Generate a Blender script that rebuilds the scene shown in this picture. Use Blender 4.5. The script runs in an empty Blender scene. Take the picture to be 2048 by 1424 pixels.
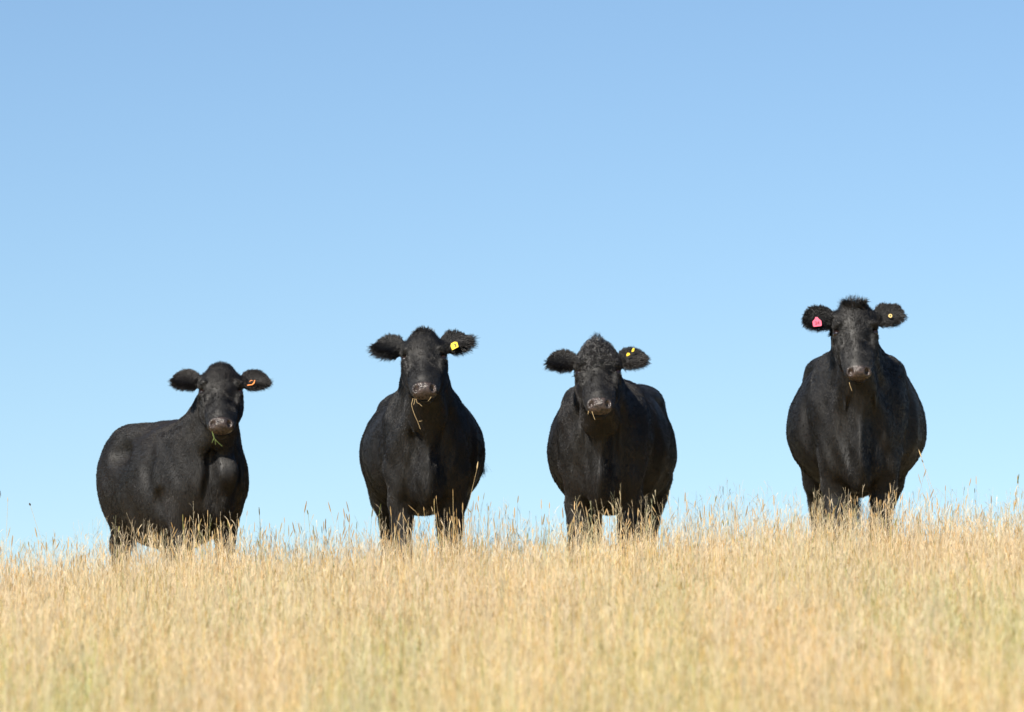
import bpy, math, random
import numpy as np
from mathutils import Vector, Matrix
rng = np.random.default_rng(11)
random.seed(5)
R = math.radians
scn = bpy.context.scene
col = scn.collection

# ------------------------------------------------------------------ camera
cam = bpy.data.cameras.new('camera'); camo = bpy.data.objects.new('camera', cam); col.objects.link(camo)
scn.camera = camo
PITCH = math.atan(.047)
camo.location = (0, 0, 0); camo.rotation_euler = (R(90) + PITCH, 0, 0)
cam.sensor_width = 36; cam.lens = 163.9
cam.clip_start = .1; cam.clip_end = 6000
cam.dof.use_dof = True; cam.dof.focus_distance = 27.6; cam.dof.aperture_fstop = 2.5

# ------------------------------------------------------------------ light
SUN_EL, SUN_AZ = R(40), R(-142)          # azimuth measured from +Y towards +X
w = bpy.data.worlds.new('World'); scn.world = w; w.use_nodes = True
nt = w.node_tree; nt.nodes.clear()
sky = nt.nodes.new('ShaderNodeTexSky'); sky.sky_type = 'NISHITA'; sky.sun_disc = False
sky.sun_elevation = SUN_EL; sky.sun_rotation = SUN_AZ
sky.altitude = 300; sky.air_density = 1.0; sky.dust_density = .08; sky.ozone_density = 2.9
tcw = nt.nodes.new('ShaderNodeTexCoord'); mpw = nt.nodes.new('ShaderNodeMapping'); mpw.inputs[1].default_value = (0, 0, .07)   # clear upland air: less horizon whitening
nt.links.new(tcw.outputs['Generated'], mpw.inputs[0]); nt.links.new(mpw.outputs[0], sky.inputs[0])
bg = nt.nodes.new('ShaderNodeBackground'); bg.inputs[1].default_value = .071
wo = nt.nodes.new('ShaderNodeOutputWorld')
tint = nt.nodes.new('ShaderNodeMix'); tint.data_type = 'RGBA'; tint.blend_type = 'MULTIPLY'; tint.inputs[0].default_value = 1
tint.inputs[7].default_value = (.89, .96, 1, 1)
nt.links.new(sky.outputs[0], tint.inputs[6]); nt.links.new(tint.outputs[2], bg.inputs[0]); nt.links.new(bg.outputs[0], wo.inputs[0])
sl = bpy.data.lights.new('sun', 'SUN'); so = bpy.data.objects.new('sun', sl); col.objects.link(so)
sl.energy = 5; sl.angle = R(.55); sl.color = (1, .93, .82)
sd = Vector((math.sin(SUN_AZ) * math.cos(SUN_EL), math.cos(SUN_AZ) * math.cos(SUN_EL), math.sin(SUN_EL)))
so.rotation_euler = sd.to_track_quat('Z', 'Y').to_euler(); so.location = (-6, -6, 12)
scn.view_settings.view_transform = 'Standard'; scn.view_settings.look = 'None'
scn.view_settings.exposure = .9; scn.view_settings.gamma = 1
scn.cycles.transparent_max_bounces = 8; scn.cycles.max_bounces = 8

# ------------------------------------------------------------------ helpers
def tag(o, label=None, cat=None, group=None, kind=None):
    for k, v in (('label', label), ('category', cat), ('group', group), ('kind', kind)):
        if v: o[k] = v
    return o
def mesh_obj(name, v, f, m, parent=None, smooth=True, matw=None):
    me = bpy.data.meshes.new(name)
    v = np.asarray(v, dtype=np.float32); f = np.asarray(f, dtype=np.int32)
    me.vertices.add(len(v)); me.vertices.foreach_set('co', v.ravel())
    k = f.shape[1]
    me.loops.add(f.size); me.loops.foreach_set('vertex_index', f.ravel())
    me.polygons.add(len(f)); me.polygons.foreach_set('loop_start', np.arange(0, f.size, k, dtype=np.int32))
    me.polygons.foreach_set('use_smooth', np.full(len(f), smooth))
    me.update(calc_edges=True)
    me.materials.append(m)
    o = bpy.data.objects.new(name, me); col.objects.link(o)
    if parent: o.parent = parent
    if matw is not None: o.matrix_local = matw
    return o
def attr(me, name, data, typ):
    a = me.attributes.new(name, typ, 'POINT')
    if typ == 'FLOAT': a.data.foreach_set('value', np.asarray(data, dtype=np.float32))
    elif typ == 'FLOAT_VECTOR': a.data.foreach_set('vector', np.asarray(data, dtype=np.float32).ravel())
    else: a.data.foreach_set('color', np.asarray(data, dtype=np.float32).ravel())

def material(name):
    m = bpy.data.materials.new(name); m.use_nodes = True
    return m, m.node_tree, m.node_tree.nodes['Principled BSDF']
def plain(name, c, rough=.5, spec=.5, noise=.0, scale=40):
    m, n, b = material(name)
    b.inputs['Base Color'].default_value = (*c, 1); b.inputs['Roughness'].default_value = rough
    b.inputs['Specular IOR Level'].default_value = spec
    if noise:
        t = n.nodes.new('ShaderNodeTexNoise'); t.inputs['Scale'].default_value = scale
        tc = n.nodes.new('ShaderNodeTexCoord'); n.links.new(tc.outputs['Object'], t.inputs['Vector'])
        r = n.nodes.new('ShaderNodeValToRGB')
        r.color_ramp.elements[0].color = (*[x * (1 - noise) for x in c], 1); r.color_ramp.elements[0].position = .35
        r.color_ramp.elements[1].color = (*[min(1, x * (1 + noise)) for x in c], 1); r.color_ramp.elements[1].position = .65
        n.links.new(t.outputs[0], r.inputs[0]); n.links.new(r.outputs[0], b.inputs['Base Color'])
    return m

# hide under the fur + bare wet nose
def hide_material():
    m, n, b = material('hide')
    L = n.links.new
    a = n.nodes.new('ShaderNodeAttribute'); a.attribute_name = 'nose'
    tc = n.nodes.new('ShaderNodeTexCoord')
    t = n.nodes.new('ShaderNodeTexNoise'); t.inputs['Scale'].default_value = 60; L(tc.outputs['Object'], t.inputs['Vector'])
    r = n.nodes.new('ShaderNodeValToRGB'); r.color_ramp.elements[0].color = (.022, .017, .0155, 1); r.color_ramp.elements[1].color = (.068, .050, .044, 1)
    r.color_ramp.elements[0].position = .35; r.color_ramp.elements[1].position = .62
    L(t.outputs[0], r.inputs[0])
    mx = n.nodes.new('ShaderNodeMix'); mx.data_type = 'RGBA'; L(a.outputs['Fac'], mx.inputs[0])
    mx.inputs[6].default_value = (.006, .0055, .005, 1); L(r.outputs[0], mx.inputs[7])
    L(mx.outputs[2], b.inputs['Base Color'])
    mr = n.nodes.new('ShaderNodeMapRange'); L(a.outputs['Fac'], mr.inputs[0]); mr.inputs[3].default_value = .62; mr.inputs[4].default_value = .22
    L(mr.outputs[0], b.inputs['Roughness'])
    v = n.nodes.new('ShaderNodeTexVoronoi'); v.inputs['Scale'].default_value = 190; L(tc.outputs['Object'], v.inputs['Vector'])
    mu = n.nodes.new('ShaderNodeMath'); mu.operation = 'MULTIPLY'; L(v.outputs['Distance'], mu.inputs[0]); L(a.outputs['Fac'], mu.inputs[1])
    bp = n.nodes.new('ShaderNodeBump'); bp.inputs['Strength'].default_value = .6; bp.inputs['Distance'].default_value = .004
    L(mu.outputs[0], bp.inputs['Height']); L(bp.outputs[0], b.inputs['Normal'])
    return m
def fur_material(name, base, tip, rough=.40, spec=.32):
    m, n, b = material(name); L = n.links.new
    hi = n.nodes.new('ShaderNodeHairInfo')
    tc = n.nodes.new('ShaderNodeTexCoord')
    t = n.nodes.new('ShaderNodeTexNoise'); t.inputs['Scale'].default_value = 2.6; t.inputs['Detail'].default_value = 4; L(tc.outputs['Object'], t.inputs['Vector'])
    rr = n.nodes.new('ShaderNodeMapRange'); L(t.outputs[0], rr.inputs[0]); rr.inputs[1].default_value = .42; rr.inputs[2].default_value = .72
    ad = n.nodes.new('ShaderNodeMath'); ad.operation = 'MULTIPLY_ADD'; L(hi.outputs['Random'], ad.inputs[0]); ad.inputs[1].default_value = .16; L(rr.outputs[0], ad.inputs[2])
    mx = n.nodes.new('ShaderNodeMix'); mx.data_type = 'RGBA'; L(ad.outputs[0], mx.inputs[0])
    mx.inputs[6].default_value = (*base, 1); mx.inputs[7].default_value = (*tip, 1); L(mx.outputs[2], b.inputs['Base Color'])
    b.inputs['Roughness'].default_value = rough; b.inputs['Specular IOR Level'].default_value = spec
    return m
M_hide = hide_material()
M_fur = fur_material('black_fur', (.0055, .0052, .005), (.0115, .010, .0092))
M_fur_brown = fur_material('weathered_black_fur', (.0058, .0052, .0048), (.017, .0125, .010))
M_curl = fur_material('curly_black_hair', (.006, .0055, .0052), (.020, .017, .015), .28, .8)
M_eye = plain('wet_dark_eye', (.012, .006, .004), .06, .7)
M_hoof = plain('grey_hoof', (.05, .042, .035), .5)
M_yellow = plain('yellow_tag_plastic', (.66, .46, .015), .4, .5, .08)
M_orange = plain('orange_tag_plastic', (.72, .22, .04), .45, .5, .1)
M_pink = plain('pink_tag_plastic', (.70, .10, .17), .4, .5, .06)
M_brass = plain('yellow_button_plastic', (.62, .45, .16), .35, .5, .1)
M_ink = plain('black_ink', (.02, .015, .02), .6)
M_inkred = plain('dark_red_ink', (.22, .02, .05), .6)
M_straw = plain('dry_straw', (.55, .40, .20), .6, .3, .15, 60)
M_green = plain('green_grass_sprig', (.16, .22, .06), .6, .3, .2, 60)
M_seed = plain('dark_seed_head', (.05, .035, .03), .8, .2, .2, 90)

# ------------------------------------------------------------------ ground
def h_y(y):
    y = np.asarray(y, float)
    a = -.006 * (27.5 - y) ** 2
    y0 = 18.; s = .012 * 9.5; b = -.006 * 9.5 ** 2
    t = y0 - y
    front = b - (.053 * t + (s - .053) * 2 * (1 - np.exp(-np.clip(t, 0, 200) / 2)))
    u = y - 27.5
    back = np.where(u < 7, -.014 * u ** 2, -.014 * 49 - .196 * (u - 7))
    back = np.maximum(back, -60 + 0 * y)
    return np.where(y < y0, front, np.where(y < 27.5, a, back))
def ground_z(x, y):
    x = np.asarray(x, float); y = np.asarray(y, float)
    tilt = -.265 + 3.2 * np.tanh(.037 * x / 3.2)
    bumps = .018 * np.sin(x * 1.7 + y * .6) + .014 * np.sin(x * 3.1 - y * 1.3 + 2) + .012 * np.sin(y * 2.3 + x * .4)
    return tilt + h_y(y) + bumps
def axis(lo, hi, step, far, n):
    a = np.arange(lo, hi + 1e-6, step)
    g = np.geomspace(step, far, n)
    return np.concatenate([(lo - g)[::-1], a, hi + g])
gx = axis(-9, 9, .2, 2500, 40)
gy = np.concatenate([-np.geomspace(.5, 500, 20)[::-1], np.arange(0, 45, .25), 45 + np.geomspace(.25, 4000, 44)])
GX, GY = np.meshgrid(gx, gy, indexing='ij')
GZ = ground_z(GX, GY)
nx_, ny_ = GX.shape
idx = np.arange(nx_ * ny_).reshape(nx_, ny_)
qf = np.stack([idx[:-1, :-1], idx[1:, :-1], idx[1:, 1:], idx[:-1, 1:]], -1).reshape(-1, 4)
def ground_material():
    m, n, b = material('dry_pasture_soil'); L = n.links.new
    tc = n.nodes.new('ShaderNodeTexCoord')
    t = n.nodes.new('ShaderNodeTexNoise'); t.inputs['Scale'].default_value = 1.3; t.inputs['Detail'].default_value = 8; L(tc.outputs['Object'], t.inputs['Vector'])
    r = n.nodes.new('ShaderNodeValToRGB'); e = r.color_ramp.elements
    e[0].color = (.17, .17, .06, 1); e[0].position = .35; e[1].color = (.36, .27, .13, 1); e[1].position = .6
    L(t.outputs[0], r.inputs[0]); L(r.outputs[0], b.inputs['Base Color']); b.inputs['Roughness'].default_value = .95
    return m
g = mesh_obj('ground', np.stack([GX, GY, GZ], -1).reshape(-1, 3), qf, ground_material())
tag(g, kind='structure')

# ------------------------------------------------------------------ grass
def vnoise(x, y, s, seed):
    r = np.random.default_rng(seed); T = r.random((64, 64))
    x = x * s; y = y * s
    xi = np.floor(x).astype(int); yi = np.floor(y).astype(int); fx = x - xi; fy = y - yi
    fx = fx * fx * (3 - 2 * fx); fy = fy * fy * (3 - 2 * fy)
    a = T[xi % 64, yi % 64]; b_ = T[(xi + 1) % 64, yi % 64]; c = T[xi % 64, (yi + 1) % 64]; d = T[(xi + 1) % 64, (yi + 1) % 64]
    return (a * (1 - fx) + b_ * fx) * (1 - fy) + (c * (1 - fx) + d * fx) * fy
def scatter(n, y0, y1):
    y = np.sqrt(rng.random(n) * (y1 ** 2 - y0 ** 2) + y0 ** 2)
    x = (rng.random(n) * 2 - 1) * (y * .113 + 1.3)
    return x, y
PAL = np.array([[.78, .59, .29], [.85, .67, .38], [.70, .50, .22], [.87, .72, .46], [.65, .53, .25], [.36, .38, .14], [.50, .48, .20]])
def palette(n, x, y, green):
    p = np.array([.26, .24, .16, .17, .10, .03, .04])
    k = rng.choice(len(PAL), n, p=p)
    c = PAL[k] * (0.86 + .28 * rng.random((n, 1)))
    gm = (green > rng.random(n))
    c[gm] = np.array([.30, .36, .12]) * (.7 + .6 * rng.random((gm.sum(), 1)))
    tone = vnoise(x, y, 2.2, 3)[:, None] * .26 + vnoise(x, y * .5, 7.5, 13)[:, None] * .28 + .68
    gr = np.clip(vnoise(x, y * .6, 1.7, 21) * .6 + vnoise(x, y, 5.0, 22) * .4 - .48, 0, .5)[:, None] * 2.0 * np.clip((28 - y) / 5, .25, 1.4)[:, None]
    c = c * (1 - gr) + c * np.array([.66, .90, .60]) * gr
    return c * tone
def ribbons(x, y, H, W, lean, bend, az, facing, colr, prof, z0=None):
    """ribbons with len(prof) rungs; prof = list of (t, width factor)"""
    n = len(x); k = len(prof)
    if z0 is None: z0 = ground_z(x, y) - .01
    V = np.zeros((n, k, 2, 3), np.float32)
    dx, dy = np.cos(az), np.sin(az)
    fx, fy = np.cos(facing), np.sin(facing)
    for i, (t, wf) in enumerate(prof):
        off = lean * t + bend * t * t
        px = x + dx * off * H; py = y + dy * off * H
        pz = z0 + H * t * np.sqrt(np.clip(1 - (lean + bend * t) ** 2 * .6, .2, 1))
        hw = W * wf * .5
        V[:, i, 0] = np.stack([px - fx * hw, py - fy * hw, pz], -1)
        V[:, i, 1] = np.stack([px + fx * hw, py + fy * hw, pz], -1)
    base = (np.arange(n) * k * 2)[:, None, None]
    i = np.arange(k - 1)[None, :, None] * 2
    F = base + i + np.array([0, 1, 3, 2])[None, None, :]
    C = np.ones((n, k, 2, 4), np.float32); C[..., :3] = colr[:, None, None, :]
    return V.reshape(-1, 3), F.reshape(-1, 4), C.reshape(-1, 4)
def join(parts):
    vs, fs, cs, o = [], [], [], 0
    for v, f, c in parts:
        vs.append(v); fs.append(f + o); cs.append(c); o += len(v)
    return np.concatenate(vs), np.concatenate(fs), np.concatenate(cs)
def grass_material():
    m, n, b = material('dry_grass'); L = n.links.new
    a = n.nodes.new('ShaderNodeAttribute'); a.attribute_name = 'tone'
    L(a.outputs['Color'], b.inputs['Base Color']); b.inputs['Roughness'].default_value = .55; b.inputs['Specular IOR Level'].default_value = .3
    tr = n.nodes.new('ShaderNodeBsdfTranslucent'); L(a.outputs['Color'], tr.inputs[0])
    ms = n.nodes.new('ShaderNodeMixShader'); ms.inputs[0].default_value = .48
    L(b.outputs[0], ms.inputs[1]); L(tr.outputs[0], ms.inputs[2]); L(ms.outputs[0], n.nodes['Material Output'].inputs[0])
    return m
M_grass = grass_material()
def wind(n): return rng.normal(0.25, 1.5, n)
def leaves(n, y0, y1, hlo, hhi, wlo, whi):
    x, y = scatter(n, y0, y1)
    clump = vnoise(x, y, 3.0, 1) * .6 + vnoise(x, y, 9.0, 2) * .4
    keep = rng.random(n) < .35 + .9 * clump
    x, y, clump = x[keep], y[keep], clump[keep]; n = len(x)
    H = (hlo + (hhi - hlo) * rng.random(n) ** 1.3) * (.68 + .55 * clump)
    W = wlo + (whi - wlo) * rng.random(n)
    green = np.clip((vnoise(x, y, 1.1, 8) - .55) * 1.1, 0, .5) * (H < .22) + .02
    c = palette(n, x, y, green)
    return ribbons(x, y, H, W, rng.normal(0, .16, n), rng.normal(0, .34, n), wind(n), rng.random(n) * 6.28, c,
                   [(0, 1), (.35, .95), (.7, .7), (1, .12)])
def stalks(n, y0, y1, hlo, hhi, fixed=None, head=(.018, .055), hw=(.0028, .0052)):
    if fixed is None: x, y = scatter(n, y0, y1)
    else: x, y = fixed; n = len(x)
    clump = vnoise(x, y, 2.4, 5) * .5 + vnoise(x, y, 7.0, 6) * .5
    H = (hlo + (hhi - hlo) * rng.random(n) ** 2.3) * (.7 + .6 * clump)
    lean, bend, az, fc = rng.normal(0, .12, n), rng.normal(0, .12, n), wind(n), rng.normal(0, .6, n)
    c = palette(n, x, y, np.zeros(n) + .01)
    out = [ribbons(x, y, H, .0013 + .0012 * rng.random(n), lean, bend, az, fc, c, [(0, 1.3), (.5, 1), (1, .8)])]
    # seed heads: spindles continuing the stalk, two crossed ribbons
    t1 = 1.0; off = lean + bend
    hx = x + np.cos(az) * off * H; hy = y + np.sin(az) * off * H
    hz = ground_z(x, y) - .01 + H * np.sqrt(np.clip(1 - off ** 2 * .6, .2, 1)) - .004
    HL = head[0] + (head[1] - head[0]) * rng.random(n); HW = hw[0] + (hw[1] - hw[0]) * rng.random(n)
    hl = lean + 2 * bend + rng.normal(0, .08, n)
    hc = c * np.array([.93, .86, .80]) * (.8 + .3 * rng.random((n, 1)))
    prof = [(0, .35), (.2, .95), (.6, 1), (.88, .6), (1, .08)]
    for q in (0, 1.57):
        out.append(ribbons(hx, hy, HL, HW, hl, np.zeros(n), az, fc + q, hc, prof, hz))
    return out
def panicles(n, y0, y1, hlo, hhi, ex=2.4):
    """airy bent grass: a thin culm with fine side branches near the top"""
    x, y = scatter(n, y0, y1)
    H = hlo + (hhi - hlo) * rng.random(n) ** ex
    H = H * (.72 + .5 * vnoise(x, y, 1.6, 31))
    lean, bend, az, fc = rng.normal(0, .1, n), rng.normal(0, .1, n), wind(n), rng.normal(0, .6, n)
    c = palette(n, x, y, np.zeros(n) + .01) * .68 + np.array([.88, .80, .72]) * .32
    out = [ribbons(x, y, H, .0010 + .0008 * rng.random(n), lean, bend, az, fc, c, [(0, 1.3), (.5, 1), (1, .6)])]
    for j in range(6):
        t = .66 + .055 * j + rng.normal(0, .01, n)
        off = lean * t + bend * t * t
        bx = x + np.cos(az) * off * H; by = y + np.sin(az) * off * H
        bz = ground_z(x, y) - .01 + H * t * np.sqrt(np.clip(1 - (lean + bend * t) ** 2 * .6, .2, 1))
        out.append(ribbons(bx, by, .035 + .035 * rng.random(n), .0022 + .002 * rng.random(n), rng.normal(.35, .15, n), rng.normal(.2, .15, n),
                           rng.random(n) * 6.28, fc + j, c * .95, [(0, .4), (.5, .5), (.8, 1.0), (1, .2)], bz))
    return out
DENS = 1.0
v, f, c = join([leaves(int(560000 * DENS), 17, 30.5, .08, .22, .0010, .0025),
                leaves(int(110000 * DENS), 17, 30.5, .05, .15, .002, .0045)])
go = mesh_obj('grass', v, f, M_grass, smooth=False); attr(go.data, 'tone', c, 'FLOAT_COLOR')
tag(go, 'dense dry straw coloured pasture grass with green blades low down', 'grass', kind='stuff')
pts = stalks(int(34000 * DENS), 17, 30.5, .18, .46) + panicles(int(34000 * DENS), 17, 31, .20, .54) + panicles(14000, 25, 29.5, .26, .68, 2.1) + stalks(3500, 25.2, 29, .28, .56)
fx_ = rng.uniform(-3.7, 3.7, 2000); fy_ = rng.uniform(26.2, 27.5, 2000)
pts += stalks(2000, 0, 0, .27, .64, fixed=(fx_, fy_), head=(.03, .07), hw=(.0045, .0075))
for cx_, cy_, n_c, hmax in ((1268, 27.3, 130, .66), (1240, 27.2, 60, .55), (915, 27.3, 90, .66), (880, 27.2, 60, .58), (1205, 27.3, 50, .55),
                            (450, 27.4, 70, .62), (395, 27.4, 60, .66), (330, 27.3, 50, .58), (1765, 27.3, 90, .56), (1690, 27.3, 40, .55), (1640, 27.3, 50, .42),
                            (820, 27.3, 40, .5), (250, 27.3, 40, .5)):
    n_c = int(n_c * 1.5); gx_ = (cx_ - 1024) / 9324 * cy_ + rng.normal(0, .06, n_c); gy_ = cy_ + rng.normal(0, .12, n_c)
    pts += stalks(n_c, 0, 0, .30, hmax, fixed=(gx_, gy_), head=(.02, .05), hw=(.0032, .0058))
v, f, c = join(pts)
so_ = mesh_obj('grass_seed_heads', v, f, M_grass, smooth=False); attr(so_.data, 'tone', c, 'FLOAT_COLOR')
tag(so_, 'thin pale grass stems with narrow seed heads rising above the pasture', 'seeding grass', kind='stuff')

# ------------------------------------------------------------------ implicit surface kit
def E(c, r, k=.05, rot=None): return ('E', np.array(c, float), np.array(r, float), k, rot)
def C(a, b, ra, rb, k=.04): return ('C', np.array(a, float), np.array(b, float), ra, rb, k)
def sdE(p, c, r, rot=None):
    q = p - c.astype(np.float32)
    if rot is not None: q = q @ rot.astype(np.float32)
    q1 = q / r.astype(np.float32); k0 = np.sqrt((q1 * q1).sum(1)); q2 = q1 / r.astype(np.float32)
    k1 = np.sqrt((q2 * q2).sum(1)) + 1e-6
    return k0 * (k0 - 1) / k1
def sdC(p, a, b, ra, rb):
    ba = (b - a).astype(np.float32); pa = p - a.astype(np.float32)
    h = np.clip(pa @ ba / (ba @ ba), 0, 1)
    return np.linalg.norm(pa - h[:, None] * ba, axis=1) - (ra + (rb - ra) * h)
def smin(a, b, k):
    h = np.maximum(k - np.abs(a - b), 0) / k
    return np.minimum(a, b) - h * h * k * .25
def smax(a, b, k): return -smin(-a, -b, k)
def prim(p, q):
    return (sdE(p, q[1], q[2], q[4]), q[3]) if q[0] == 'E' else (sdC(p, *q[1:5]), q[5])
def field(p, prims):
    d = None
    for q in prims:
        e, k = prim(p, q)
        d = e if d is None else smin(d, e, k)
    return d
def surface_nets(fn, lo, hi, h, cf=4):
    lo = np.array(lo, float); n = (np.ceil((np.array(hi) - lo) / (h * cf)).astype(int)) * cf
    cs = n // cf
    ax = [lo[i] + (np.arange(cs[i]) + .5) * h * cf for i in range(3)]
    P = np.stack(np.meshgrid(*ax, indexing='ij'), -1).reshape(-1, 3).astype(np.float32)
    D = fn(P).reshape(cs)
    big = np.repeat(np.repeat(np.repeat(D, cf, 0), cf, 1), cf, 2).astype(np.float32)
    act = np.abs(big) < h * cf * 1.35
    ii = np.argwhere(act)
    for s in range(0, len(ii), 400000):
        j = ii[s:s + 400000]
        big[j[:, 0], j[:, 1], j[:, 2]] = fn((lo + (j + .5) * h).astype(np.float32))
    F = big; S = F < 0
    nx, ny, nz = F.shape
    cnt = np.zeros((nx - 1, ny - 1, nz - 1), np.float32); acc = np.zeros((nx - 1, ny - 1, nz - 1, 3), np.float32)
    cor = [(a, b, c) for a in (0, 1) for b in (0, 1) for c in (0, 1)]
    sl = lambda o: (slice(o[0], nx - 1 + o[0]), slice(o[1], ny - 1 + o[1]), slice(o[2], nz - 1 + o[2]))
    mixed = np.zeros(cnt.shape, bool); s0 = S[sl((0, 0, 0))]
    for o in cor[1:]: mixed |= S[sl(o)] != s0
    cells = np.argwhere(mixed)
    vals = {o: F[cells[:, 0] + o[0], cells[:, 1] + o[1], cells[:, 2] + o[2]] for o in cor}
    acc = np.zeros((len(cells), 3)); num = np.zeros(len(cells))
    for o in cor:
        for a in range(3):
            if o[a] == 0:
                o2 = list(o); o2[a] = 1; o2 = tuple(o2)
                x0, x1 = vals[o], vals[o2]; m = (x0 < 0) != (x1 < 0)
                t = np.where(m, x0 / np.where(m, x0 - x1, 1), 0)
                p = np.array(o, float)[None, :].repeat(len(cells), 0); p[:, a] += t
                acc += p * m[:, None]; num += m
    V = lo + (cells + acc / num[:, None] + .5) * h
    vid = -np.ones(mixed.shape, np.int64); vid[cells[:, 0], cells[:, 1], cells[:, 2]] = np.arange(len(cells))
    faces = []
    for a in range(3):
        b, c = (a + 1) % 3, (a + 2) % 3
        A = np.take(S, range(0, S.shape[a] - 1), a); B = np.take(S, range(1, S.shape[a]), a)
        e = np.argwhere(A != B)
        e = e[(e[:, b] > 0) & (e[:, c] > 0) & (e[:, b] < S.shape[b] - 1) & (e[:, c] < S.shape[c] - 1)]
        inside = S[e[:, 0], e[:, 1], e[:, 2]]
        q = []
        for db, dc in ((-1, -1), (0, -1), (0, 0), (-1, 0)):
            t = e.copy(); t[:, b] += db; t[:, c] += dc; q.append(vid[t[:, 0], t[:, 1], t[:, 2]])
        q = np.stack(q, -1); q[~inside] = q[~inside][:, ::-1]
        faces.append(q)
    Fq = np.concatenate(faces); Fq = Fq[(Fq >= 0).all(1)]
    return V, Fq

# ------------------------------------------------------------------ cattle
def rotz(a): c, s = math.cos(a), math.sin(a); return np.array([[c, -s, 0], [s, c, 0], [0, 0, 1]])
def rotx(a): c, s = math.cos(a), math.sin(a); return np.array([[1, 0, 0], [0, c, -s], [0, s, c]])
def roty(a): c, s = math.cos(a), math.sin(a); return np.array([[c, 0, s], [0, 1, 0], [-s, 0, c]])

def strands(name, P, radius, mat, parent):
    """P: (n, k, 3) strands -> hair curves object"""
    n, k = P.shape[:2]
    hc = bpy.data.hair_curves.new(name); hc.add_curves([k] * n)
    hc.attributes['position'].data.foreach_set('vector', P.reshape(-1).astype(np.float32)) if 'position' in hc.attributes else hc.points.foreach_set('position', P.reshape(-1).astype(np.float32))
    ra = hc.attributes.get('radius') or hc.attributes.new('radius', 'FLOAT', 'POINT')
    r = (np.broadcast_to(radius, (n,))[:, None] * np.linspace(1, .25, k)[None]).ravel().astype(np.float32); ra.data.foreach_set('value', r)
    hc.materials.append(mat)
    o = bpy.data.objects.new(name, hc); col.objects.link(o); o.parent = parent
    return o

FURN = 150000
def coat(V, F, fur, comb, lift, n, mat, parent, seed):
    rg = np.random.default_rng(seed + 50); n = int(n)
    a = .5 * np.linalg.norm(np.cross(V[F[:, 2]] - V[F[:, 0]], V[F[:, 3]] - V[F[:, 1]]), axis=1)
    w = a * fur[F].mean(1); k = rg.choice(len(F), n, p=w / w.sum())
    u, v = rg.random((2, n, 1)); q = F[k]
    def mixq(A): return (A[q[:, 0]] * (1 - u) + A[q[:, 1]] * u) * (1 - v) + (A[q[:, 3]] * (1 - u) + A[q[:, 2]] * u) * v
    P0, c, l = mixq(V), mixq(comb), mixq(lift)
    ln = np.linalg.norm(c, axis=1, keepdims=True); c = (c + rg.normal(0, .15, (n, 3)) * ln) * (.7 + .6 * rg.random((n, 1)))
    cell = np.floor(P0 / .017 + rg.normal(0, .18, (n, 3)))                     # neighbouring hairs lean together in locks
    hs_ = np.sin(cell @ np.array([[12.9898, 39.346, 73.156], [78.233, 11.135, 9.151], [37.719, 83.155, 27.987]])) * 43758.5453
    hd = (hs_ - np.floor(hs_)) * 2 - 1
    c = c + hd * ln * .17
    P = np.stack([P0 + c * t + l * t * (1.6 - t) for t in (0, .34, .67, 1.)], 1)
    strands('coat', P, FURR * (1 + .55 * np.clip((mixq(fur[:, None])[:, 0] - 2.4) / 2, 0, 1)), mat, parent)
FURR = .00085
def tube(path, rad, sides=6):
    path = np.array(path, float); k = len(path); rad = np.broadcast_to(rad, (k,))
    V = []; 
    for i in range(k):
        t = path[min(i + 1, k - 1)] - path[max(i - 1, 0)]; t /= np.linalg.norm(t)
        a = np.cross(t, [0.3, 1, .2]); a /= np.linalg.norm(a); b = np.cross(t, a)
        for s in range(sides):
            q = 2 * math.pi * s / sides; V.append(path[i] + rad[i] * (a * math.cos(q) + b * math.sin(q)))
    F = []
    for i in range(k - 1):
        for s in range(sides):
            F.append([i * sides + s, i * sides + (s + 1) % sides, (i + 1) * sides + (s + 1) % sides, (i + 1) * sides + s])
    return np.array(V), np.array(F)

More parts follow.
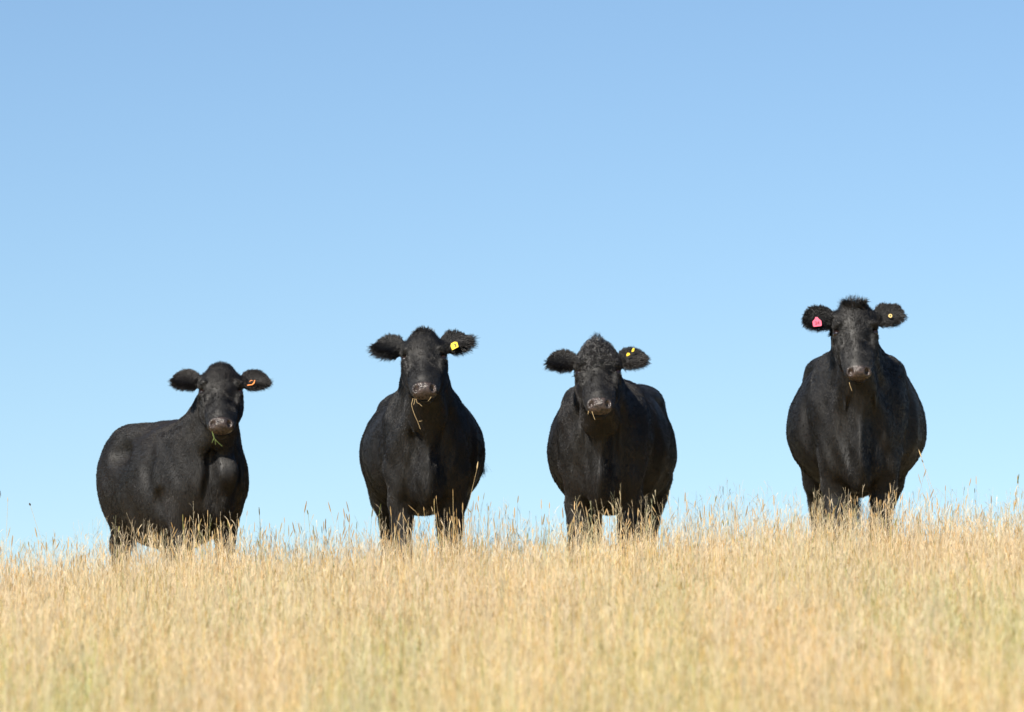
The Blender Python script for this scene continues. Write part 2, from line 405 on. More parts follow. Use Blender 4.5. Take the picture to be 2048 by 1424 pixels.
VOX = .0068
def build_cow(S):
    s = S.get('scale', 1.); f = S['belly']
    yaw = S['yaw']; HX, HY, HZ = S['poll']          # poll point in cow coordinates (before yaw is applied: already cow frame)
    Hm = rotz(S['hyaw']) @ roty(S['hroll']) @ rotx(S['tilt'])
    # head axes: x lateral, d = out of the forehead, l = poll -> muzzle (tilt 0: l straight down, d towards -y)
    ax = Hm @ np.array([1, 0, 0.]); ad = Hm @ np.array([0, -1, 0.]); al = Hm @ np.array([0, 0, -1.])
    A = np.stack([ax, ad, al], 0)                     # rows: axes
    H0 = np.array([HX, HY, HZ])
    hs = S.get('hscale', 1.)
    def hp(x, d, l): return H0 + hs * (ax * x + ad * d + al * l)
    def HE(c, r, k=.03): return E(hp(*c), np.array(r) * hs, k, A.T)
    dep = S.get('depth', 1.); bz = S.get('bz', .90); top = S.get('top', 1.30)
    B = [E((0, .84, bz), (f, .76, .375 * dep), .05),
         E((0, .62, top - .29), (S.get('tw', .28), .78, .29), .12),
         E((0, 1.20, top - .27), (S.get('tw', .28) + .02, .42, .28), .10),
         E((0, 1.60, top - .20), (.17, .16, .18), .10)]
    for q in (-1, 1):
        B += [E((q * (S.get('tw', .28) - .10), 1.22, top - .105 + S.get('hook', 0)), (.09, .15, .085), .10 - S.get('hook', 0) * .5),
              E((q * .18, 1.45, .80), (.15, .26, .32), .10),
              E((q * (S.get('tw', .28) - .115), .13, top - .35), (.10, .22, .29), .07),
              E((q * .155, .02, .74), (.088, .13, .20), .06)]
    if S.get('hip'): B.append(E((.15, 1.42, top + .02), (.05, .10, .045), .05))
    B += [E((0, .05, .86), (.20, .28, .34), .08),
          E((0, -.15, .73), (.105, .15, .22), .06),
          E((0, -.20, .80), (.030, .12, .25), .035),
          E((-.14, -.06, .87), (.055, .07, .09), .05), E((.14, -.06, .87), (.055, .07, .09), .05)]
    nb = hp(0, -.16, .10); th = hp(0, -.20, .26)
    n0_ = len(B)
    B += [C((0, .26, top - .235 - S.get('nk', 0) - S.get('nz', 0)), nb, .195 - S.get('nk', 0), .112, .10), C((0, .60, top - .22), hp(0, -.30, .10) * .5 + np.array([0, .26, top - .2 - S.get('nk', 0) - S.get('nz', 0) * 2]) * .5, .19, .14 - S.get('nk', 0), .12), C((0, -.02, .88), th, .19, .085, .08),
          C((0, -.13, .80), hp(0, -.235, .22), .07, .045, .06)]
    for q in (-1, 1):                                 # neck muscles
        B.append(C((q * .12, .06, 1.0), hp(q * .04, -.2, .14), .10, .065, .06))
    NECK = range(n0_, len(B))
    L4 = S['legs']
    for i, q in ((0, -1), (1, 1)):                    # front legs: knee, foot
        (kx, ky), (fx_, fy_) = L4[i]
        B += [C((q * .155, .05, .72), (q * .15 + kx * .4, .06 + ky * .3, .56), .098, .08, .05),
              C((q * .15 + kx * .4, .06 + ky * .3, .56), (q * .15 + kx, .04 + ky, .33), .08, .053, .04),
              C((q * .15 + kx, .04 + ky, .35), (q * .15 + fx_, .05 + fy_, .12), .054, .04, .03),
              E((q * .15 + kx, .03 + ky, .335), (.052, .052, .06), .03),
              C((q * .15 + fx_, .05 + fy_, .12), (q * .15 + fx_, .0 + fy_, .045), .047, .05, .03)]
    for i, q in ((2, -1), (3, 1)):
        (kx, ky), (fx_, fy_) = L4[i]
        B += [C((q * .2, 1.30, .72), (q * .19 + kx * .5, 1.38, .6), .14, .11, .06),
              C((q * .19 + kx * .5, 1.38, .60), (q * .18 + kx, 1.6 + ky, .42), .10, .055, .04),
              C((q * .18 + kx, 1.6 + ky, .44), (q * .18 + fx_, 1.5 + fy_, .12), .052, .04, .03),
              C((q * .18 + fx_, 1.5 + fy_, .12), (q * .18 + fx_, 1.45 + fy_, .045), .046, .05, .03)]
    B += [E((0, 1.28, .56), (.11, .13, .07), .05)]
    for a_, b_ in zip(S['tail'][:-1], S['tail'][1:]): B.append(C(a_, b_, .022, .02, .03))
    def up_(p): p = p.copy(); p[1] *= S.get('ly', 1) if p[1] > 0 else 1; p[2] += (S['legx'] / s) * min(1, max(0, (p[2] - .1) / .45)); return p
    NEG = []
    for q in (-1, 1):
        NEG += [E(up_(np.array([q * .088, -.262 - S.get('groove', 0), .80])), (.020, .048, .18), .09), E(up_(np.array([q * .345, .34, .90])), (.055, .055, .28), .06),
                E(up_(np.array([q * .34, 1.04, top - .15])), (.09, .13, .07), .07), E(up_(np.array([q * .285, .10, .62])), (.04, .10, .10), .05)]
    for i_, q_ in enumerate(B):
        if q_[0] == 'E': B[i_] = ('E', up_(q_[1])) + q_[2:]
        else:
            e1 = q_[2] if i_ in NECK else up_(q_[2])
            B[i_] = ('C', up_(q_[1]), e1) + q_[3:]
    # head
    Hd = [HE((0, -.115, .11), (.112, .105, .120)),
          HE((0, -.062, .14), (.108, .060, .13), .05),
          HE((0, -.065, .02), (.066, .050, .042), .05),
          C(hp(0, -.075, .17), hp(0, -.062, .385), .068 * hs, .056 * hs, .03),
          HE((0, -.085, .42), (.083, .066, .075), .04),
          HE((0, -.066, .462), (.077, .050, .040), .03),
          C(hp(0, -.19, .20), hp(0, -.14, .44), .062 * hs, .046 * hs, .04)]
    for q in (-1, 1):
        Hd += [HE((q * .072, -.155, .215), (.060, .105, .125), .04),
               HE((q * .096, -.048, .150), (.036, .042, .024), .016),
               HE((q * .102, -.072, .222), (.026, .028, .014), .02),
               HE((q * .100, -.085, .240), (.020, .038, .06), .018),
               HE((q * .06, -.085, .35), (.036, .045, .08), .03),
               C(hp(q * .06, -.09, .07), hp(q * .120, -.085, .080), .045 * hs, .030 * hs, .03)]
    ears = []
    for q, (ea, er, ef) in zip((-1, 1), S['ears']):
        # ear frame in head coords: a = outwards, w = across the blade, n = facing forwards
        a0 = np.array([q * math.cos(ea), 0, -math.sin(ea)])       # ea > 0 raises the ear (towards -l)
        n0 = np.array([-q * math.sin(ef) * math.cos(ea), math.cos(ef), 0])
        a0 = a0 * math.cos(ef * .4) + np.array([0, -math.sin(ef * .4), 0])
        a0 /= np.linalg.norm(a0); n0 -= a0 * (n0 @ a0); n0 /= np.linalg.norm(n0)
        w0 = np.cross(n0, a0); w0 *= -np.sign(w0[2]) if w0[2] else 1
        c_, s_ = math.cos(er), math.sin(er); n1 = n0 * c_ + w0 * s_; w1 = w0 * c_ - n0 * s_
        T = np.stack([a0, w1, n1], 0) @ A            # rows in cow coords
        base = hp(q * .112, -.085, .085)
        ears.append((base, T, q))
    def fn(p):
        d = field(p, B)
        for q_ in NEG: d = smax(d, -prim(p, q_)[0], q_[3])
        a_, b_, c_ = p[:, 0], p[:, 1], p[:, 2]; sd_ = S['seed'] * 1.7
        d = d + .0035 * np.sin(b_ * 21 + c_ * 7 + sd_) * np.sin(c_ * 17 + a_ * 9) + .0025 * np.sin(a_ * 37 + c_ * 11 + sd_) * np.sin(b_ * 31 - c_ * 19)
        d = d + .0045 * np.sin(a_ * 62 + 3 * np.sin(c_ * 6 + sd_)) * np.exp(-((c_ - .92) / .2) ** 2) * (b_ < .05)
        cen = hp(0, -.12, .2)
        near = np.linalg.norm(p - cen.astype(np.float32), axis=1) < .52 * hs
        pn = p[near]
        if len(pn):
            h = field(pn, Hd)
            lq = (pn - H0.astype(np.float32)) @ A.T.astype(np.float32) / hs      # x, d, l
            for base, T, q in ears:
                z = (pn - base.astype(np.float32)) @ T.T.astype(np.float32)
                u = z - np.array([.094, .002, 0], np.float32)
                wid = S.get('earwid', .080) * (1 + .12 * np.clip(u[:, 0] / .1, -1, 1))
                bend = u[:, 2] - 2.6 * u[:, 1] ** 2 * 1.0 + .012      # cupped forwards
                uu = np.stack([u[:, 0] / .101, u[:, 1] / wid, bend / .015], -1)
                k0 = np.sqrt((uu * uu).sum(1)); e = (k0 - 1) * .015 * np.clip(k0 * .9, .6, 3)
                h = smin(h, e.astype(np.float32), .018)
            # carve: eye sockets, hollow under the brow, nostrils, mouth
            for q in (-1, 1):
                h = smax(h, -sdE(lq, np.array([q * .124, -.062, .188]), np.array([.031, .034, .022])) * hs, .010)
                h = smax(h, -sdE(lq, np.array([q * .090, -.012, .255]), np.array([.029, .028, .065])) * hs, .016)
                rr = np.array([[math.cos(q * .5), -math.sin(q * .5), 0], [math.sin(q * .5), math.cos(q * .5), 0], [0, 0, 1]])
                h = smax(h, -sdE(lq, np.array([q * .050, -.030, .472]), np.array([.0150, .030, .0185])) * hs, .012)
            mouth = np.stack([lq[:, 0] / .085, (lq[:, 1] + .115 + 5 * (lq[:, 0]) ** 2 * .4) / .0045, (lq[:, 2] - .475) / .055], -1)
            mk = np.sqrt((mouth ** 2).sum(1)); h = smax(h, -((mk - 1) * .0045).astype(np.float32) * hs, .006)
            d[near] = smin(d[near], h * 1.0, .05)
        return d
    V, F = surface_nets(fn, (-.62, -1.02, -.03), (.62, 1.95, 1.78), VOX)
    # ---- attributes
    e = .004
    Vf = V.astype(np.float32)
    g0 = np.stack([fn(Vf + np.array(o, np.float32) * e) - fn(Vf - np.array(o, np.float32) * e) for o in ((1, 0, 0), (0, 1, 0), (0, 0, 1))], -1)
    Nn = g0 / (np.linalg.norm(g0, axis=1, keepdims=True) + 1e-9)
    lq = (V - H0) @ A.T / hs; ln = Nn @ A.T
    head = field(Vf, Hd) < .02
    isear = np.zeros(len(V), bool); earq = np.zeros((len(V), 3)); Tm = np.zeros((len(V), 3, 3))
    for base, T, q in ears:
        z = (V - base) @ T.T
        m = (z[:, 0] > .012) & (z[:, 0] < .22) & (np.abs(z[:, 1]) < .115) & (np.abs(z[:, 2]) < .08) & (np.abs(lq[:, 0]) > .128)
        isear |= m; earq[m] = z[m]; Tm[m] = T
    head &= ~isear
    nosepad = np.clip((lq[:, 2] - (.440 + .0 * lq[:, 0])) / .012, 0, 1) * np.clip((.075 - np.abs(lq[:, 0])) / .012, 0, 1) * np.clip((lq[:, 1] + .112) / .01, 0, 1) * np.clip((.0 - lq[:, 1] + .03) / .01, 0, 1)
    nosepad = nosepad * head
    def tang(vec): return vec - Nn * (vec * Nn).sum(1, keepdims=True)
    n_ = len(V)
    back = np.tile(np.array([0, .75, -.55]), (n_, 1))
    front = np.tile(np.array([0, .1, -1.]), (n_, 1))
    wgt = np.clip((V[:, 1] - .0) / .4, 0, 1)[:, None]
    comb = tang(back * wgt + front * (1 - wgt))
    # swirls so that the coat parts into uneven locks
    sw = np.stack([np.sin(V[:, 2] * 17 + V[:, 1] * 9 + S['seed']), np.sin(V[:, 0] * 15 + V[:, 2] * 11), np.sin(V[:, 1] * 13 + V[:, 0] * 19 + 1)], -1)
    sw2 = np.stack([np.sin(V[:, 2] * 47 + V[:, 1] * 29), np.sin(V[:, 0] * 45 + V[:, 2] * 41 + S['seed']), np.sin(V[:, 1] * 53 + V[:, 0] * 39 + 1)], -1)
    comb += tang(sw) * .32 + tang(sw2) * .13
    comb /= np.linalg.norm(comb, axis=1, keepdims=True) + 1e-6
    length = np.full(n_, S.get('len', .0125))
    length += .010 * np.clip((.75 - V[:, 2]) / .2, 0, 1)
    brisk = (np.abs(V[:, 0]) < .1) & (V[:, 1] < 0) & (V[:, 2] < .95); length[brisk] += .008
    fur = np.ones(n_)
    # head
    hv = A.T @ np.array([0, 0, 1.]); whorl = np.array([0, 0, .235])
    hd = np.zeros((n_, 3)); dl = lq[:, 2] - .225
    hd += np.outer(np.clip(dl / .06, -1, 1), al) + np.outer(lq[:, 0] * 7 * (dl < .05), ax)
    hd = tang(hd) + tang(sw2) * .3; hd /= np.linalg.norm(hd, axis=1, keepdims=True) + 1e-6
    comb[head] = hd[head]
    hl = np.interp(lq[:, 2], [-.1, .0, .12, .24, .32, .5], [.026, .026, .019, .015, .009, .006])
    length[head] = hl[head]
    # ears: long loose hairs outwards from the blade, longest along the lower edge
    if isear.any():
        z = earq; rad = np.stack([.7 + 0 * z[:, 0] + z[:, 0] * 4, z[:, 1] * 16, 0 * z[:, 2]], -1)
        rw = np.einsum('ni,nij->nj', rad, Tm) + np.einsum('ni,nij->nj', np.stack([0 * z[:, 0], 0 * z[:, 0] + .0, 0 * z[:, 0]], -1), Tm)
        rw[:, 2] -= .45
        rw = rw / (np.linalg.norm(rw, axis=1, keepdims=True) + 1e-6) * .8 + Nn * .35
        comb[isear] = rw[isear]
        edge = np.clip(np.abs(z[:, 1]) / .07, 0, 1)
        length[isear] = (S.get('earlen', .009) + S.get('earhair', .014) * edge + S.get('earhair', .014) * 1.3 * (z[:, 1] < -.03))[isear]
        inner = isear & (np.einsum('ni,ni->n', Nn, Tm[:, 2]) > .2) & (np.abs(z[:, 1]) < .042) & (z[:, 0] < .15)
        length[inner] = .010; fur[isear] = 4.5
    lift = Nn * (length * np.where(isear, .25, .17))[:, None]
    comb = comb * (length * 1.0)[:, None] + Nn * (length * .07)[:, None]
    fur[head] = 2.2; length[head] *= .85
    fur *= 1 - np.clip(nosepad * 1.5, 0, 1)
    for q in (-1, 1): fur[head & (np.linalg.norm(lq - np.array([q * .113, -.066, .190]), axis=1) < .026)] = 0
    low = V[:, 2] < .25; fur[low] = .35
    muz = head & (lq[:, 2] > .40); fur[muz] *= .8
    # place in the world
    root = bpy.data.objects.new('cow', None); col.objects.link(root)
    root.location = S['loc']; root.rotation_euler = (0, 0, yaw); root.scale = (s, s, s)
    tag(root, S['label'], 'cow', 'black cows standing along the grassy crest')
    body = mesh_obj('body', V, F, M_hide, root)
    attr(body.data, 'nose', nosepad, 'FLOAT')
    coat(V, F, fur, comb, lift, FURN * S.get('amount', 1), FURM[S.get('coat', 'black')], root, S['seed'])
    # eyes
    for q in (-1, 1):
        c = hp(q * .110, -.072, .190); r = .0235 * hs
        th_ = np.linspace(0, math.pi, 11); ph = np.linspace(0, 2 * math.pi, 17)[:-1]
        VV = np.array([[r * math.sin(a) * math.cos(b), r * math.sin(a) * math.sin(b), r * math.cos(a)] for a in th_ for b in ph]) + c
        FF = np.array([[i * 16 + j, i * 16 + (j + 1) % 16, (i + 1) * 16 + (j + 1) % 16, (i + 1) * 16 + j] for i in range(10) for j in range(16)])
        mesh_obj('eye', VV, FF, M_eye, root)
        # lashes / lid hair
    # forelock
    n, curl, ln_, rad = S['forelock']
    rg = np.random.default_rng(S['seed'])
    cand = np.where(head & (lq[:, 2] < S.get('locklow', .06)) & (np.abs(lq[:, 0]) < S.get('lockwide', .07)) & (ln[:, 1] > -.55))[0]
    pw = np.clip((S.get('locklow', .06) - lq[cand, 2]) / .06, .02, 1) * np.clip((S.get('lockwide', .07) - np.abs(lq[cand, 0])) / .03, .05, 1)
    pk = rg.choice(cand, n, p=pw / pw.sum()); P0 = V[pk]; NN = Nn[pk]; k = 9 if curl > .4 else 7
    lockid = rg.integers(0, max(8, n // 14), n); ph = rg.random(max(8, n // 14)) * 6.28
    keyp = np.floor(lq[pk, 0] * 48) * 7 + np.floor(lq[pk, 2] * 48) * 13
    ph = (np.sin(keyp * 12.9898) * 43758.5453) % 6.28 + rg.normal(0, .16, n)
    ll = ln_ * (.6 + .7 * rg.random(n)) * np.clip(1.25 - (np.abs(lq[pk, 0]) / S.get('lockwide', .07)) ** 2 * .7, .35, 2)
    ll *= np.interp(lq[pk, 2], [-.05, 0.02, S.get('locklow', .06)], [1.1, .85, .4])
    out = NN * .8 + np.array([0, 0, .2]) + np.outer(np.cos(ph), ax) * .45 + np.outer(np.sin(ph), al) * .3 + rg.normal(0, .14, (n, 3))
    out /= np.linalg.norm(out, axis=1, keepdims=True)
    side = np.cross(out, ad); side /= np.linalg.norm(side, axis=1, keepdims=True) + 1e-6; up2 = np.cross(side, out)
    P = np.zeros((n, k, 3))
    for i in range(k):
        t = i / (k - 1)
        wv = curl * t ** .7 * 6.5 + ph
        amp = ll * .30 * min(1, curl * 1.5) * t ** .6
        P[:, i] = P0 + out * (ll * (t - .35 * curl * t * t))[:, None] + side * (amp * (np.cos(wv) - np.cos(ph)))[:, None] + up2 * (amp * (np.sin(wv) - np.sin(ph)))[:, None]
        P[:, i, 2] -= ll * .35 * t * t * (1 - curl)
    if S.get('tuft'):                                 # a spike of longer curls on top of the poll
        ti = np.where((lq[pk, 2] < .03) & (np.abs(lq[pk, 0] + .01) < .045))[0][:260]
        for i in range(k):
            t = i / (k - 1); g_ = np.exp(-((lq[pk[ti], 0] + .01) / .02) ** 2)
            P[ti, i, 2] += .038 * t * (.25 + g_); P[ti, i] += rg.normal(0, .0012, (len(ti), 3))
    strands('forelock', P, rad, M_curl, root)
    # whiskers
    # tail switch
    S['tail'] = [tuple(up_(np.array(t_, float))) for t_ in S['tail']]
    tp = np.array(S['tail'][-1]); nn = 500
    d0 = tp - np.array(S['tail'][-2]); d0 /= np.linalg.norm(d0)
    P = np.zeros((nn, 6, 3)); sp_ = rg.normal(0, .012, (nn, 3)); dd = d0 + rg.normal(0, .16, (nn, 3)); lt = (.13 + .15 * rg.random(nn)) * S.get('switch', 1.)
    for i in range(6):
        t = i / 5; P[:, i] = tp + sp_ + dd * (lt * t)[:, None] * .9 + np.array([0, 0, -.06]) * t * t
    strands('tail_switch', P, .0012, M_curl, root)
    S.update(root=root, hp=hp, ears_=ears, A=A, ax=ax, ad=ad, al=al, V=V, N=Nn, lq=lq, fn=fn)
    return root
FURM = {'black': M_fur, 'brown': M_fur_brown}

def face_yaw(bodyyaw, turn=0.): return -bodyyaw + turn
LEGS0 = [((0, 0), (0, 0)), ((0, 0), (0, 0)), ((0, 0), (0, 0)), ((0, 0), (0, 0))]
def tail_down(dx=0): return [(0, 1.72, 1.12), (dx * .3, 1.79, .98), (dx * .7, 1.80, .75), (dx, 1.79, .58)]
def wx(px, y): return (px - 1024) / 9324 * y
def wz(py, y): return (.047 - (py - 712) / 9324) * y

COWS = {}
def local_poll(loc, yaw, s, wpt):
    d = (np.array(wpt) - np.array(loc)) / s
    return rotz(-yaw) @ d
def add_cow(key, px, y, yaw, poll_px, head_fwd, **S):
    x = wx(px, y); z = float(ground_z(x, y)) - .01
    S['legx'] = .09 + (.075 + .004 * x)              # longer legs where the ground lies lower
    loc = (x, y, z); s = S.get('scale', 1.)
    hy = y - head_fwd
    S['poll'] = local_poll(loc, yaw, s, (wx(poll_px[0], hy), hy, wz(poll_px[1], hy)))
    S.update(loc=loc, yaw=yaw); S['hyaw'] = -yaw + S.pop('turn', 0)
    COWS[key] = S
    return build_cow(S)

# leftmost: three-quarter view, rump to the left and back
add_cow('a', 412, 28.15, R(28), (441, 724), .42, scale=.95, belly=.345, bz=.755, depth=1.10, top=1.115, hook=.06, hip=1, groove=.03, ly=.61, nk=.0, nz=-.035, tw=.26, tilt=R(-42), hroll=R(0), turn=R(4), hscale=1.0 / .95,
        ears=((R(24), R(0), R(18)), (R(24), R(0), R(18))), legs=LEGS0, tail=tail_down(-.05), seed=1, coat='brown',
        forelock=(500, .15, .024, .0010), locklow=.035, earhair=.008,
        label='leftmost full black cow, standing three-quarter on with an orange ear tag')
add_cow('b', 854, 28.0, R(3), (846, 657), .50, belly=.385, bz=.86, depth=1.0, top=1.25, tw=.255, tilt=R(-44), hroll=R(-2), turn=R(0),
        ears=((R(30), R(0), R(14)), (R(46), R(0), R(14))), legs=LEGS0, tail=[(0, 1.72, 1.05), (.12, 1.79, .98), (.28, 1.78, .92), (.36, 1.72, .86)], switch=.3, seed=2,
        forelock=(1000, .25, .034, .0011), locklow=.04, earhair=.013, earwid=.086,
        label='black cow chewing a long bent straw, yellow square tag in its ear')
add_cow('c', 1206, 28.0, R(-5), (1195, 684), .50, belly=.395, bz=.87, depth=1.03, top=1.30, tw=.295, tilt=R(-42), hroll=R(-1), turn=R(0),
        ears=((R(22), R(0), R(16)), (R(29), R(0), R(16))), legs=LEGS0, tail=tail_down(.03), seed=3, coat='brown',
        forelock=(3800, .95, .040, .0016), locklow=.22, lockwide=.13, tuft=1, earhair=.008,
        label='black cow with curly woolly forehead and two small yellow ear tag pieces')
add_cow('d', 1719, 28.0, R(-3), (1710, 599), .48, belly=.43, bz=.91, depth=1.05, top=1.385, tw=.312, tilt=R(-28), hroll=R(-1.5), turn=R(0),
        ears=((R(14), R(0), R(16)), (R(23), R(0), R(16))), legs=[((.02, 0), (-.0, .06)), ((-.03, -.05), (.02, 0)), ((-.04, 0), (-.05, 0)), ((.0, 0), (.0, 0))],
        tail=tail_down(0), seed=4, forelock=(1300, .45, .062, .0012), locklow=.08, lockwide=.075, earhair=.005, earlen=.010,
        label='tallest black cow at right with pink numbered tag and tufted poll')

# ------------------------------------------------------------------ ear tags, stalks in the mouths
def cow_local(key, px, py, y):
    S = COWS[key]; return rotz(-S['yaw']) @ ((np.array([wx(px, y), y, wz(py, y)]) - np.array(S['loc'])) / S.get('scale', 1.))
def on_ear(key, q, px, py, lift=.03):
    """point on the front of the ear that stands at this place, and the ear's own frame"""
    S = COWS[key]; base, T, _ = [e for e in S['ears_'] if e[2] == q][0]
    bw = rotz(S['yaw']) @ base * S.get('scale', 1.) + np.array(S['loc'])
    p = cow_local(key, px, py, bw[1]); v = rotz(-S['yaw']) @ np.array([0, 1., 0])
    o = base + T[2] * lift
    t = ((o - p) @ T[2]) / (v @ T[2])
    return p + v * t, T
def plate(name, key, q, px, py, outline, size, mat, rot=0., thick=.0016, lift=.03, face=.6):
    P, T = on_ear(key, q, px, py, lift)
    S = COWS[key]; cam_n = rotz(-S['yaw']) @ np.array([0, -1., 0])
    n = T[2] * (1 - face) + cam_n * face; n /= np.linalg.norm(n)
    up = np.array([0, 0, 1.]); up -= n * (up @ n); up /= np.linalg.norm(up); r = np.cross(up, n)
    c_, s_ = math.cos(rot), math.sin(rot); r, up = r * c_ + up * s_, up * c_ - r * s_
    o2 = np.array(outline, float) * size; k = len(o2)
    V = np.concatenate([[P + r * a + up * b + n * thick for a, b in o2], [P + r * a + up * b - n * thick for a, b in o2]])
    me = bpy.data.meshes.new(name)
    me.from_pydata([tuple(v) for v in V], [], [list(range(k)), list(range(2 * k - 1, k - 1, -1))] + [[i, k + i, k + (i + 1) % k, (i + 1) % k] for i in range(k)])
    me.update(); me.materials.append(mat)
    o = bpy.data.objects.new(name, me); col.objects.link(o); o.parent = S['root']
    return o, P, r, up, n
def writing(parent, txt, P, r, up, n, size, mat, off=.003, bold=.0004):
    c = bpy.data.curves.new('tag_number', 'FONT'); c.body = txt; c.size = size; c.align_x = 'CENTER'; c.align_y = 'CENTER'
    c.extrude = .0002; c.offset = bold; c.materials.append(mat)
    tmp = bpy.data.objects.new('tmp', c); col.objects.link(tmp)
    dg = bpy.context.evaluated_depsgraph_get(); me = bpy.data.meshes.new_from_object(tmp.evaluated_get(dg)); bpy.data.objects.remove(tmp)
    o = bpy.data.objects.new('tag_number', me); col.objects.link(o); o.parent = parent
    Mx = Matrix(((r[0], up[0], n[0], 0), (r[1], up[1], n[1], 0), (r[2], up[2], n[2], 0), (0, 0, 0, 1)))
    o.matrix_local = Matrix.Translation(Vector(P + n * off)) @ Mx
    return o
TAG = [(-.42, -.5), (.42, -.5), (.5, -.38), (.5, .12), (.2, .42), (.14, .6), (-.14, .6), (-.2, .42), (-.5, .12), (-.5, -.38)]
SQ = [(-.5, -.5), (.5, -.5), (.5, .5), (-.5, .5)]
o, *fr = plate('ear_tag', 'd', -1, 1634, 645, TAG, .052, M_pink, R(6), lift=.036)
writing(o, '24', fr[0] - fr[2] * .006, *fr[1:], .028, M_inkred, bold=.0008)
ring = [(math.cos(a) * .5, math.sin(a) * .5) for a in np.linspace(0, 2 * math.pi, 17)[:-1]]
o, *fr = plate('ear_button', 'd', 1, 1781, 632, ring, .023, M_brass, lift=.034, thick=.003)
o2, *_ = plate('button_hole', 'd', 1, 1781, 632, ring, .010, M_ink, lift=.034, thick=.0042); o2.parent = o
o, *fr = plate('ear_tag', 'b', 1, 909, 692, [(-.5, -.5), (.42, -.36), (.5, .32), (.2, .5), (-.3, .42), (-.5, .1)], .046, M_yellow, R(22), lift=.038)
writing(o, '3', fr[0] + fr[1] * .005 - fr[2] * .002, *fr[1:], .027, M_ink, bold=.0009)
plate('ear_tag', 'c', 1, 1256.5, 709, [(-.5, -.45), (.5, -.2), (.45, .3), (0, .5), (-.45, .1)], .023, M_yellow, R(15), lift=.036)
plate('ear_tag', 'c', 1, 1266.5, 700, [(-.3, -.6), (.3, -.3), (.35, .6), (-.05, .7), (-.3, .1)], .022, M_yellow, R(-10), lift=.036)
# orange tag: only its bent rim shows
o, *fr = plate('ear_tag', 'a', 1, 503, 768, [(-.55, -.28), (.15, -.22), (.42, .0), (.55, .45), (.45, .46), (.30, .08), (.1, -.10), (-.50, -.14)], .048, M_orange, R(4), lift=.036)
plate('tag_rim', 'a', 1, 504, 765, [(-.30, .1), (-.1, .3), (.12, .22), (.12, .16), (-.1, .22), (-.26, .04)], .048, M_orange, R(4), lift=.037)[0].parent = o

def straw(key, pts, rad, mat, label, twigs=()):
    S = COWS[key]
    m = rotz(S['yaw']) @ S['hp'](0, -.02, .49) * S.get('scale', 1.) + np.array(S['loc']); y = m[1] + .02
    root = pts[0]
    def P3(p, i): return np.array([wx(p[0], y), y - .006 * i, wz(p[1], y)])
    o0 = P3(root, 0)
    Vs, Fs, n0 = [], [], 0
    for path in (pts,) + tuple(twigs):
        pp = [P3(p, i) - o0 for i, p in enumerate(path)]
        v, f = tube(pp, np.linspace(rad, rad * .6, len(pp)), 5); Vs.append(v); Fs.append(f + n0); n0 += len(v)
    o = mesh_obj('straw', np.concatenate(Vs), np.concatenate(Fs), mat); o.location = o0
    tag(o, label, 'straw', 'stalks hanging from the mouths of the cows')
straw('b', [(826, 797), (823, 808), (824, 815), (829, 830), (835, 843), (841, 859)], .0011, M_straw, 'long bent straw hanging from the mouth of the cow with the square yellow tag',
      twigs=([(830, 797), (829, 805), (827, 810)], [(832, 798), (834, 806), (839, 808), (844, 813)], [(837, 843), (844, 842)]))
straw('b', [(862, 794), (859, 799), (856, 803)], .0010, M_straw, 'short slanting straw bit under the nose of the cow with the square yellow tag')
straw('d', [(1699, 765), (1701, 773), (1704, 782)], .0012, M_straw, 'short straw sticking down from the mouth of the cow with the pink tag')
straw('c', [(1177, 822), (1176, 829)], .0012, M_straw, 'tiny pale straw end under the curly cow')
straw('c', [(1184, 823), (1187, 832), (1190, 840)], .0013, M_straw, 'thin yellowish straw hanging from the mouth of the curly cow')
straw('a', [(424, 863), (426, 872), (431, 880), (438, 887), (445, 893)], .0013, M_green, 'green grass sprig hanging from the mouth of the leftmost full cow',
      twigs=([(428, 875), (424, 886)], [(430, 878), (431, 890)], [(425, 866), (428, 872), (427, 881)]))

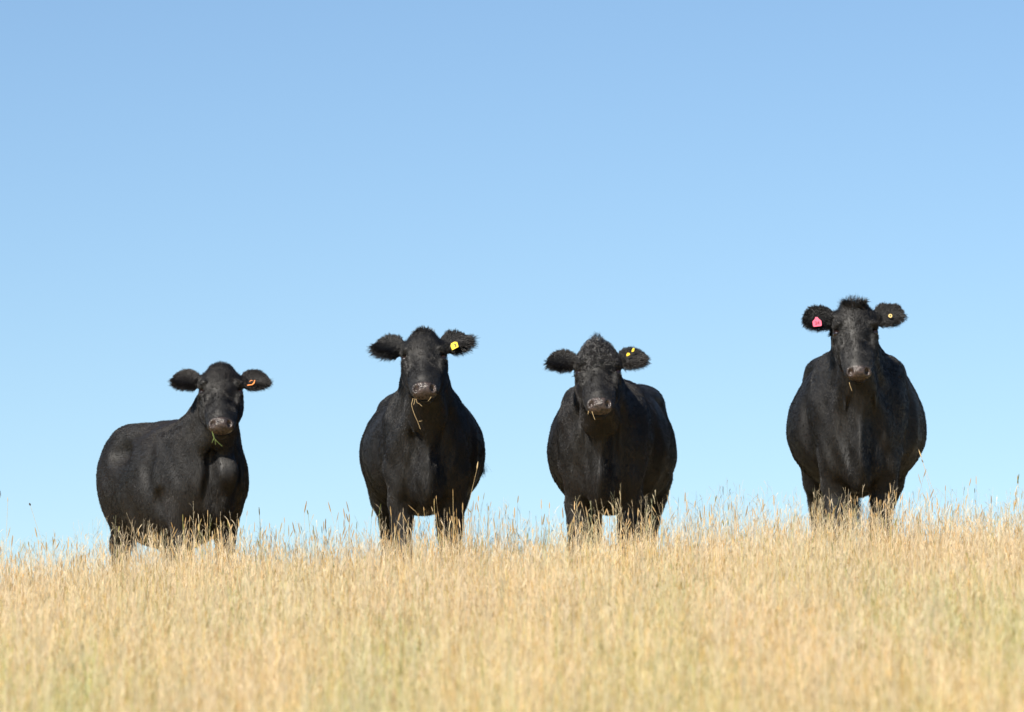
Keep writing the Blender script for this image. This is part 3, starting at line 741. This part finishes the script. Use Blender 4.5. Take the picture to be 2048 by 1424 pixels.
def seed_stalk(base, top, y, headlen, headw, label, mat_head):
    b = np.array([wx(base[0], y), y, wz(base[1], y)]); t = np.array([wx(top[0], y), y, wz(top[1], y)])
    gz = float(ground_z(b[0], y)); b = b + (b - t) / (b[2] - t[2]) * (gz - b[2]) if b[2] > gz else b
    root = bpy.data.objects.new('seed_stalk', None); col.objects.link(root); root.location = b
    tag(root, label, 'grass stalk')
    d = t - b; L_ = np.linalg.norm(d); u = d / L_; side = np.cross(u, [0, 1, 0])
    path = [d * k + side * (.03 * L_ * math.sin(k * math.pi)) for k in np.linspace(0, 1, 8)]
    v, f = tube(path, np.linspace(.0012, .0007, 8), 5); mesh_obj('stem', v, f, M_straw, root)
    hp_ = [d + u * headlen * k for k in np.linspace(-.1, 1, 9)]
    v, f = tube(hp_, headw * np.array([.2, .6, .9, 1, 1, .9, .7, .45, .1]), 7); mesh_obj('seed_head', v, f, mat_head, root)
seed_stalk((103, 1110), (61, 1011), 27.0, .016, .0055, 'lone stalk with a dark round seed head left of the leftmost full cow', M_seed)
seed_stalk((1885, 1010), (1846, 925), 27.0, .020, .0035, 'leaning thin stalk with dark seed head right of the tallest cow', M_seed)
seed_stalk((1868, 985), (1843, 915), 26.9, .05, .003, 'leaning stalk with pale head crossing the belly edge of the tallest cow', M_straw)
seed_stalk((945, 1000), (954, 938), 27.0, .045, .0036, 'upright pinkish seed stalk before the belly of the cow with the square yellow tag', M_straw)
seed_stalk((21, 1110), (16, 1004), 27.0, .03, .0018, 'faint thin stalk near the left edge of the picture', M_straw)

# a fifth cow further down behind the crest, of which only the muzzle tip reaches the frame
src = COWS['b']['root']; far = src.copy(); col.objects.link(far)
for ch in list(src.children):
    if ch.name.startswith('ear_tag'): continue
    c2 = ch.copy(); col.objects.link(c2); c2.parent = far
Vb = COWS['b']['V'] @ rotz(R(84)).T                     # it stands side on, its muzzle just reaching into view
tipv = Vb[Vb[:, 0].argmax()]
def far_gap(y):
    x = wx(1.5, y + tipv[1]) - tipv[0]
    return abs(float(ground_z(x, y)) - .01 + tipv[2] - wz(988, y + tipv[1]))
FY = min(np.arange(30, 37, .1), key=far_gap); FX = wx(1.5, FY + tipv[1]) - tipv[0]
far.location = (FX, FY, float(ground_z(FX, FY)) - .01); far.rotation_euler = (0, 0, R(84))
far['label'] = 'black cow beyond the left edge, only the dark tip of its muzzle showing'
